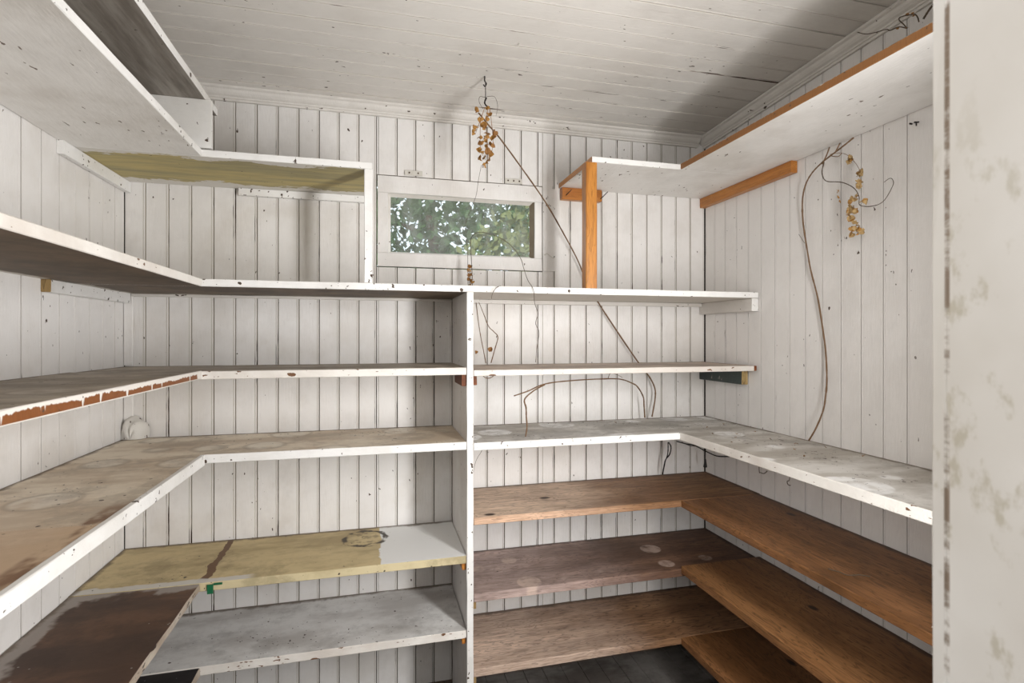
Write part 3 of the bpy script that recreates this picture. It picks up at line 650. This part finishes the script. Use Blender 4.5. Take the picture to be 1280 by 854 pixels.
# ------------------------------------------------------------------ VINES
V = {
 'stem_long': [(0.361,1.892,2.221),(0.405,1.903,2.18),(0.456,1.958,2.161),(0.558,2.046,2.094),(0.679,2.112,1.982),(0.761,2.145,1.88),(0.849,2.167,1.747),(0.9,2.174,1.638),(0.957,2.174,1.552),(1.049,2.167,1.419),(1.134,2.167,1.305),(1.189,2.167,1.239),(1.211,2.156,1.19),(1.215,2.156,1.143),(1.193,2.145,1.059)],
 'hook': [(0.383,1.887,2.348),(0.386,1.887,2.328),(0.386,1.887,2.305),(0.386,1.887,2.276)],
 'hook2': [(0.389,1.887,2.276),(0.383,1.887,2.258),(0.389,1.887,2.247),(0.401,1.885,2.242)],
 'twirl1': [(0.386,1.885,2.275),(0.365,1.883,2.275),(0.362,1.881,2.254),(0.376,1.881,2.232)],
 'twirl2': [(0.389,1.885,2.279),(0.419,1.888,2.283),(0.432,1.892,2.254),(0.426,1.892,2.216)],
 'strand0': [(0.383,1.885,2.24),(0.369,1.885,2.193),(0.366,1.885,2.135),(0.369,1.885,2.084),(0.386,1.885,2.051)],
 'strand1': [(0.393,1.877,2.238),(0.387,1.877,2.177),(0.39,1.877,2.12),(0.393,1.877,2.063),(0.381,1.877,2.031)],
 'strand2': [(0.401,1.885,2.237),(0.41,1.885,2.168),(0.413,1.885,2.111),(0.404,1.885,2.064),(0.392,1.885,2.04)],
 'strand3': [(0.376,1.877,2.219),(0.355,1.877,2.16),(0.347,1.877,2.136)],
 'arch': [(0.488,1.87,1.201),(0.54,1.87,1.217),(0.615,1.892,1.24),(0.736,1.936,1.246),(0.871,1.98,1.246),(0.979,2.024,1.24),(1.056,2.068,1.218),(1.094,2.09,1.199),(1.138,2.123,1.152),(1.148,2.134,1.109),(1.154,2.138,1.058)],
 'arch_leg': [(0.612,1.892,1.237),(0.568,1.881,1.218),(0.528,1.87,1.188),(0.533,1.87,1.156),(0.531,1.859,1.123),(0.53,1.848,1.09),(0.526,1.852,1.055)],
 'arch_twirl': [(0.911,1.991,1.247),(0.916,1.98,1.267),(0.941,1.98,1.264),(0.98,2.002,1.248)],
 'tendril_a': [(0.368,1.87,2.027),(0.378,1.98,2.005),(0.385,2.068,1.968),(0.369,2.101,1.921),(0.351,2.112,1.865),(0.356,2.123,1.82),(0.361,2.123,1.756),(0.362,2.123,1.675),(0.363,2.123,1.621)],
 'tendril_b': [(0.38,2.123,1.62),(0.377,2.112,1.672),(0.369,2.09,1.75),(0.361,2.046,1.794),(0.37,2.002,1.807),(0.391,1.98,1.809),(0.434,1.947,1.793),(0.483,1.914,1.756),(0.517,1.892,1.705),(0.525,1.87,1.661),(0.533,1.848,1.619),(0.546,1.822,1.583),(0.551,1.822,1.536),(0.578,1.87,1.499),(0.576,1.892,1.465),(0.589,1.892,1.43),(0.581,1.892,1.375),(0.576,1.892,1.32)],
 'below_a': [(0.404,2.167,1.555),(0.407,2.145,1.493),(0.411,2.112,1.424),(0.414,2.068,1.365),(0.415,2.024,1.314)],
 'below_b': [(0.416,2.167,1.556),(0.431,2.145,1.508),(0.444,2.112,1.458),(0.464,2.101,1.435),(0.478,2.09,1.413),(0.458,2.057,1.365),(0.436,2.024,1.314)],
 'small_hook': [(0.393,1.817,1.547),(0.398,1.817,1.569),(0.414,1.822,1.588),(0.434,1.848,1.595)],
 'loop_under': [(0.361,1.848,1.286),(0.373,1.848,1.274),(0.387,1.848,1.268),(0.404,1.848,1.274),(0.41,1.848,1.285)],
 'wall_main': [(1.47,1.371,2.046),(1.461,1.398,2.03),(1.461,1.448,2.015),(1.461,1.484,2.003),(1.465,1.529,1.984),(1.47,1.562,1.958),(1.474,1.581,1.924),(1.478,1.59,1.883),(1.483,1.591,1.818),(1.483,1.569,1.703),(1.483,1.555,1.642),(1.485,1.529,1.551),(1.485,1.509,1.451),(1.485,1.495,1.366),(1.478,1.483,1.272),(1.474,1.484,1.215),(1.47,1.49,1.166),(1.461,1.511,1.103),(1.452,1.533,1.056)],
 'wall_branch': [(1.461,1.477,2.001),(1.456,1.481,1.966),(1.452,1.459,1.932),(1.441,1.388,1.907),(1.43,1.334,1.874),(1.43,1.315,1.842),(1.434,1.316,1.817),(1.441,1.283,1.806),(1.452,1.254,1.814),(1.463,1.234,1.854),(1.47,1.239,1.874),(1.474,1.252,1.883),(1.478,1.274,1.878)],
 'wall_knot1': [(1.452,1.446,2.04),(1.441,1.448,2.011),(1.452,1.475,1.994)],
 'wall_knot2': [(1.452,1.405,2.039),(1.441,1.413,2.012),(1.441,1.432,2.008),(1.441,1.404,1.994),(1.452,1.399,2.003)],
 'wall_sprig': [(1.448,1.438,2.013),(1.441,1.401,2.005),(1.441,1.371,1.99),(1.441,1.347,1.965),(1.445,1.334,1.942),(1.448,1.328,1.92),(1.448,1.328,1.873)],
 'wall_twig': [(1.474,1.602,1.783),(1.478,1.579,1.747)],
 'top_a': [(1.32,1.219,2.275),(1.32,1.192,2.255),(1.32,1.161,2.243),(1.32,1.131,2.234),(1.32,1.12,2.225),(1.32,1.096,2.221),(1.32,1.074,2.205)],
 'top_b': [(1.32,1.074,2.205),(1.32,1.084,2.222),(1.32,1.095,2.238),(1.32,1.093,2.244),(1.32,1.076,2.239),(1.32,1.062,2.233),(1.32,1.052,2.227),(1.32,1.046,2.216),(1.32,1.043,2.204)],
 'top_c': [(1.232,0.963,2.152),(1.232,0.953,2.162),(1.232,0.946,2.168),(1.232,0.938,2.172),(1.232,0.93,2.172),(1.232,0.922,2.165)],
 'cord_hang': [(1.243,2.09,0.954),(1.261,2.101,0.93),(1.261,2.112,0.896),(1.247,2.123,0.869),(1.246,2.134,0.835),(1.241,2.138,0.802)],
 'cord_hang2': [(1.242,2.094,0.953),(1.249,2.105,0.919),(1.249,2.112,0.889),(1.243,2.119,0.864),(1.242,2.134,0.821)],
 'cable': [(1.232,2.007,0.974),(1.32,2.074,0.946),(1.364,2.081,0.936),(1.408,2.063,0.912),(1.43,2.015,0.9),(1.43,1.929,0.916)],
 'cable2': [(1.276,2.041,0.962),(1.32,2.05,0.944),(1.364,2.069,0.935)],
 'plug_wire': [(1.419,2.079,0.919),(1.419,2.081,0.887),(1.419,2.081,0.872)],
 'plug': [(1.419,2.081,0.872),(1.419,2.082,0.837)],
 'bit1': [(1.342,1.644,0.933),(1.342,1.636,0.927),(1.342,1.619,0.928),(1.342,1.604,0.94)],
 'bit2': [(1.342,1.498,0.942),(1.342,1.509,0.929),(1.342,1.505,0.919),(1.342,1.495,0.919)],
 'leaves_wall': [(1.448,1.328,1.925),(1.448,1.333,1.917),(1.443,1.318,1.915),(1.448,1.328,1.888),(1.448,1.331,1.879),(1.443,1.321,1.893),(1.441,1.347,1.846),(1.443,1.361,1.842),(1.443,1.31,1.827),(1.441,1.336,1.848),(1.443,1.349,1.811),(1.443,1.361,1.804),(1.441,1.336,1.801),(1.443,1.355,1.788),(1.439,1.339,1.754),(1.441,1.33,1.745),(1.439,1.345,1.736),(1.443,1.324,1.737),(1.441,1.336,1.766),(1.443,1.358,1.821),(1.445,1.357,1.974),(1.445,1.363,1.966)],
 'leaves_thin': [(1.47,1.432,1.892),(1.47,1.428,1.873),(1.47,1.425,1.857)],
 'leaves_shelf': [(0.364,2.112,1.696),(0.361,2.112,1.68),(0.367,2.112,1.661),(0.361,2.112,1.642),(0.373,2.108,1.639),(0.378,2.101,1.629),(0.367,2.112,1.623)],
 'leaf_single': [(0.435,2.09,1.619),(0.378,2.046,1.356),(0.44,2.057,1.365),(0.414,2.134,1.402)],
 'ceil_leaf': [(0.356,1.883,2.225),(0.362,1.881,2.191),(0.376,1.881,2.178),(0.395,1.885,2.202),(0.382,1.879,2.163),(0.392,1.885,2.149),(0.364,1.879,2.127),(0.368,1.881,2.105),(0.413,1.885,2.134),(0.407,1.885,2.11),(0.389,1.883,2.102),(0.394,1.883,2.085),(0.367,1.879,2.053),(0.383,1.883,2.061),(0.401,1.885,2.075),(0.391,1.883,2.045),(0.379,1.881,2.032),(0.349,1.877,2.159),(0.344,1.877,2.141),(0.392,1.885,2.236),(0.401,1.885,2.219),(0.384,1.877,2.117),(0.398,1.888,2.058),(0.376,1.877,2.076),(0.416,1.888,2.155),(0.39,1.89,2.136),(0.366,1.888,2.09)],
}

def leaf_mesh(name, size, mat, k=0):
    r = random.Random(k); n = 5; V = []; F = []
    for i in range(n + 1):
        t = i / n; w = size * .55 * math.sin(math.pi * min(1, t * .92 + .06)) * (1 + r.uniform(-.3, .3)); y = size * (t - .5); z = size * (.30 * math.sin(t * 3.5 + k) + r.uniform(-.07, .07))
        V += [(-w, y, z + size * r.uniform(.05, .25)), (0, y, z), (w, y, z + size * r.uniform(-.05, .25))]
    for i in range(n):
        a = i * 3; F += [(a, a + 1, a + 4, a + 3), (a + 1, a + 2, a + 5, a + 4)]
    me = bpy.data.meshes.new(name); me.from_pydata(V, [], F); me.materials.append(mat)
    for p in me.polygons: p.use_smooth = True
    return me
LM = {}
for key in ('leaf', 'leaf_p', 'leaf_b'):
    LM[key] = [leaf_mesh('leaf', 1.0, M[key], k) for k in range(5)]
def leaves(parent, pts, size, key, spread=.004, per=1, alt=None, vert=False):
    for p in pts:
        for _ in range(per):
            q = Vector(p) + Vector([random.uniform(-spread, spread) for _ in range(3)])
            kk = alt if alt and random.random() < .3 else key
            o = link('leaf', random.choice(LM[kk]), parent, q)
            s = size * random.uniform(.7, 1.25); o.scale = (s * (.35 if vert else .8), s, s)
            o.rotation_euler = (random.uniform(.9, 2.2), random.uniform(-.8, .8), random.uniform(-1.2, 1.2)) if vert else [random.uniform(0, 6.28) for _ in range(3)]
def vine(label, loc, cat='vine', name='dried_vine'): return thing(name, label, cat, loc)
# hanging bunch and the long stem
v = vine('bunch of golden dried leaves hanging from a ceiling hook left of centre', V['hook'][-1], 'dried plant', 'dried_leaf_bunch')
for k in range(4): tube('strand', V['strand%d' % k], .0011, .0006, M['leaf_b'], v)
tube('tendril', V['twirl1'], .001, .0007, M['stem_d'], v); tube('tendril', V['twirl2'], .0008, .0005, M['stem_d'], v)
leaves(v, V['ceil_leaf'], .020, 'leaf', .004, 2, 'leaf_b')
hk = thing('ceiling_hook', 'dark iron hook with a wire in the ceiling above the dried leaf bunch', 'hook', V['hook'][0])
hx, hy, hz = V['hook'][0]
tube('hook', [(hx, hy, ceil_z(hy) + .0), (hx, hy, hz - .012), (hx + .006, hy, hz - .022), (hx + .001, hy, hz - .032), (hx - .005, hy, hz - .026)], .0024, .002, M['iron'], hk)
tube('wire', V['hook'][1:], .0014, .0016, M['iron'], hk); tube('wire', V['hook2'], .0032, .0024, M['iron'], hk)
v = vine('long straight brown vine stem slanting from the leaf bunch down behind the shelves', V['stem_long'][-1])
tube('stem', V['stem_long'], .0026, .0034, M['stem'], v)
# thin tendrils by the window
v = vine('thin dark tendril hanging in front of the window from the leaf bunch', V['tendril_a'][-1], 'vine')
tube('stem', V['tendril_a'], .0007, .0010, M['stem_d'], v)
leaves(v, V['leaves_shelf'], .016, 'leaf_b', .004, 2, 'leaf')
v = vine('thin tendril arching over the window sill and drooping past the long shelf edge', V['tendril_b'][0], 'vine')
tube('stem', V['tendril_b'], .0014, .0008, M['stem_d'], v)
v = vine('pair of thin brown stems rising from the thin right shelf beside the upright', V['below_a'][-1], 'vine')
tube('stem', V['below_a'], .0013, .0018, M['stem'], v); tube('stem', V['below_b'], .0013, .0019, M['stem'], v)
leaves(v, [V['leaf_single'][1], V['leaf_single'][2]], .018, 'leaf_b', .001, 1)
v = vine('tiny curled twig on the front edge of the long shelf right of the upright', V['small_hook'][-1], 'twig', 'twig')
tube('stem', V['small_hook'], .0008, .0014, M['stem_d'], v)
v = vine('small brown loop of vine hanging under the thin right shelf by the upright', V['loop_under'][0], 'vine')
tube('stem', V['loop_under'], .0016, .0016, M['stem'], v)
v = vine('arched brown vine standing on the white right shelf', V['arch'][-1])
tube('stem', V['arch'], .0024, .0030, M['stem'], v); tube('branch', V['arch_leg'], .0026, .0026, M['stem'], v); tube('tendril', V['arch_twirl'], .0012, .0008, M['stem'], v)
# right wall vine
v = vine('curved vine with dried straw-coloured leaves climbing the right wall', V['wall_main'][-1])
tube('stem', V['wall_main'], .0026, .0030, M['stem'], v); tube('branch', V['wall_branch'], .0017, .0008, M['stem_d'], v)
tube('branch', V['wall_knot1'], .0022, .0026, M['stem'], v); tube('branch', V['wall_knot2'], .0022, .0010, M['stem'], v)
tube('tendril', V['wall_sprig'], .0010, .0006, M['stem'], v); tube('tendril', V['wall_twig'], .0009, .0009, M['stem_d'], v)
leaves(v, V['leaves_wall'], .018, 'leaf_p', .005, 3, 'leaf'); leaves(v, V['leaves_thin'], .012, 'leaf', .001, 2, None, True)
v = vine('tangled dry twigs lying on top of the upper right shelf', V['top_a'][-1], 'twig', 'dry_twigs')
for k, r in (('top_a', .0014), ('top_b', .0016), ('top_c', .0030)): tube('twig', V[k], r * .8, r, M['stem_d' if k != 'top_c' else 'stem_d'], v)
leaves(v, V['top_b'][4:7] + V['top_a'][5:], .008, 'leaf_b', .003, 1)
# cords under the right shelf
v = vine('black twisted cord hanging behind the white right shelf near the corner', V['cord_hang'][-1], 'cord', 'twisted_cord')
tube('strand', V['cord_hang'], .0026, .003, M['cord'], v); tube('strand', V['cord_hang2'], .0022, .0026, M['cord'], v)
v = vine('black cable sagging under the white right shelf with a small plug hanging from it', V['cable'][0], 'cable', 'black_cable')
tube('cable', V['cable'], .0026, .0026, M['cord'], v, knob=.02); tube('cable', V['cable2'], .0018, .0018, M['cord'], v, knob=.02)
tube('wire', V['plug_wire'], .0014, .0014, M['cord'], v, knob=.02)
p0, p1 = Vector(V['plug'][0]), Vector(V['plug'][1])
tube('plug', [p0, p0.lerp(p1, .3), p0.lerp(p1, .7), p1], .0035, .0085, M['cord'], v, 8, 3, .05)
for k, lab in (('bit1', 'nearer the corner'), ('bit2', 'nearer the doorway')):
    v = vine('short curled dark twig hanging below the white right shelf, ' + lab, V[k][0], 'twig', 'hanging_twig'); tube('stem', [(V[k][0][0], V[k][0][1], EYE - .1809 * S)] + V[k], .0012, .0016, M['stem_d'], v)
# hook in right wall, loose bits
v = thing('wall_hook', 'small bent dark nail hook on the right wall under the upper shelf', 'hook', W(.681, .54, .277))
tube('pin', [W(.681, .5472, .2785), W(.676, .5460, .2780)], .0022, .0028, M['iron'], v)
tube('hook', [W(.681, .5385, .2775), W(.672, .5365, .2755), W(.671, .5340, .2745), W(.671, .5335, .2700)], .0022, .002, M['iron'], v)
v = thing('ceiling_nail', 'lone nail sticking from the ceiling joint near the middle', 'nail', W(.235, .745, .43))
zz = ceil_z(.76 * S); tube('nail', [(.205 * S, .757 * S, zz + .001), (.205 * S, .757 * S, zz - .014)], .0014, .0014, M['plate'], v)
lf = [(.56, .80, 'tan'), (.575, .76, ''), (.60, .79, ''), (.625, .74, ''), (.63, .69, ''), (.60, .66, ''), (.645, .80, ''), (.655, .66, ''), (.66, .60, ''), (.58, .62, ''), (.59, .86, ''), (.64, .88, ''), (.45, .95, ''), (.42, .97, ''), (.545, .73, '')]
lf.sort(key=lambda q: (q[0] - .681) ** 2 + (q[1] - 1) ** 2)
ORD = 'nearest second third fourth fifth sixth seventh eighth ninth tenth eleventh twelfth thirteenth fourteenth farthest'.split()
for k, (px, py, _) in enumerate(lf):
    q = W(px, py, -.1668)
    o = link('dried_leaf', LM['leaf_b' if k % 3 else 'leaf'][k % 5], None, (q[0], q[1], q[2] + .002)); s = random.uniform(.007, .014)
    o.scale = (s * .7, s, s * .6); o.rotation_euler = (random.uniform(-.3, .3), random.uniform(-.3, .3), random.uniform(0, 6.28))
    tag(o, 'tiny dry leaf scrap on the white right shelf, %s from its back corner' % ORD[k], 'leaf', 'leaf scraps on the white right shelf')
q = Vector(V['leaf_single'][0])
o = link('dried_leaf', LM['leaf'][2], None, (q.x, q.y, EYE + .081 * S + .006)); o.scale = (.016, .016, .014); o.rotation_euler = (.6, .4, .3)
tag(o, 'golden curled dry leaf on the long shelf below the window', 'leaf')

zt = -.2870 + .0008
v = vine('thin dark dry twig lying on the right run of the tan wood shelf', W(.55, .52, zt), 'twig', 'dry_twig')
tube('stem', [W(.541, .541, zt), W(.546, .530, zt + .0005), W(.550, .5207, zt), W(.562, .515, zt + .0015), W(.572, .511, zt)], .0014, .0016, M['stem_d'], v)
v = vine('thin dry stalk leaning under the white right shelf beside the upright, on the tan shelf', W(.163, .93, -.285), 'twig', 'dry_stalk')
tube('stem', [W(.1585, .93, -.2862), W(.166, .93, -.252), W(.1735, .935, -.222), W(.186, .94, -.203), W(.193, .94, -.1805)], .0005, .0008, M['stem_d'], v)
for k, (px, py, ln) in enumerate(((.532, .405, .012), (.56, .375, .005))):
    q = W(px, py, -.2866)
    o = link('paint_chip', LM['leaf'][k], None, (q[0], q[1], q[2] + .002)); o.scale = (ln * .4, ln, ln * .3); o.rotation_euler = (0, 0, 1.2)
    tag(o, ('larger' if k == 0 else 'smaller') + ' white paint chip lying on the tan wood shelf near the doorway', 'paint chip'); o.data = o.data.copy(); o.data.materials[0] = M['white']

# ------------------------------------------------------------------ OUTSIDE
gr = tag(boxes('ground', [(-14, 16, YB + .3, 26, -.35, -.25)], M['grass']), kind='structure')
def foliage(name, c, r, n, mat, parent, seed, size=.12, hang=0.):
    rg = random.Random(seed); V = []; F = []
    for _ in range(n):
        while True:
            p = Vector([rg.uniform(-1, 1) for _ in range(3)])
            if p.length < 1 and (p.length > .25): break
        p = Vector((p.x * r[0], p.y * r[1], p.z * r[2])) + Vector(c)
        d = Vector([rg.gauss(0, 1) for _ in range(3)]).normalized(); d = (d + Vector((0, 0, -hang))).normalized()
        s = d.cross(Vector([rg.gauss(0, 1) for _ in range(3)])).normalized(); L = size * rg.uniform(.6, 1.4); w = L * .28
        k = len(V); V += [p, p + d * L * .5 + s * w, p + d * L, p + d * L * .5 - s * w]; F.append((k, k + 1, k + 2, k + 3))
    o = mesh_obj(name, V, F, [mat], None, parent); o['kind'] = 'stuff'; return o
def tree(label, x, y, h, r, mat, seed, n=2600, trunk=.1, cat='tree', name='tree', size=.13, hang=0.):
    t = thing(name, label, cat, (x, y, -.25)); rg = random.Random(seed)
    tube('trunk', [(x, y, -.25), (x + .08, y, h * .3), (x - .05, y + .1, h * .6), (x + .1, y, h * .9)], trunk, trunk * .35, M['bark'], t, 8)
    for k in range(6):
        z = h * (.3 + .09 * k); a = rg.uniform(0, 6.28)
        tube('branch', [(x, y, z), (x + math.cos(a) * r * .5, y + math.sin(a) * r * .5, z + .35), (x + math.cos(a) * r * .9, y + math.sin(a) * r * .9, z + .5)], trunk * .35, .012, M['bark'], t, 5)
    foliage('foliage', (x, y, h * .66), (r, r, h * .42), n, mat, t, seed, size, hang)
tree('leafy green tree outside seen through the left half of the window', .75, 7.0, 5.6, 1.6, M['needle'], 3, 9000, size=.13)
tree('bluish green drooping tree outside seen through the right half of the window', 4.75, 11.0, 8.4, 2.0, M['needle2'], 5, 8000, size=.18, hang=1.2)
tree('low yellow green bush outside behind the window bottom', 1.75, 4.9, 2.55, 1.15, M['needle3'], 8, 6000, .05, 'bush', 'bush', .08)
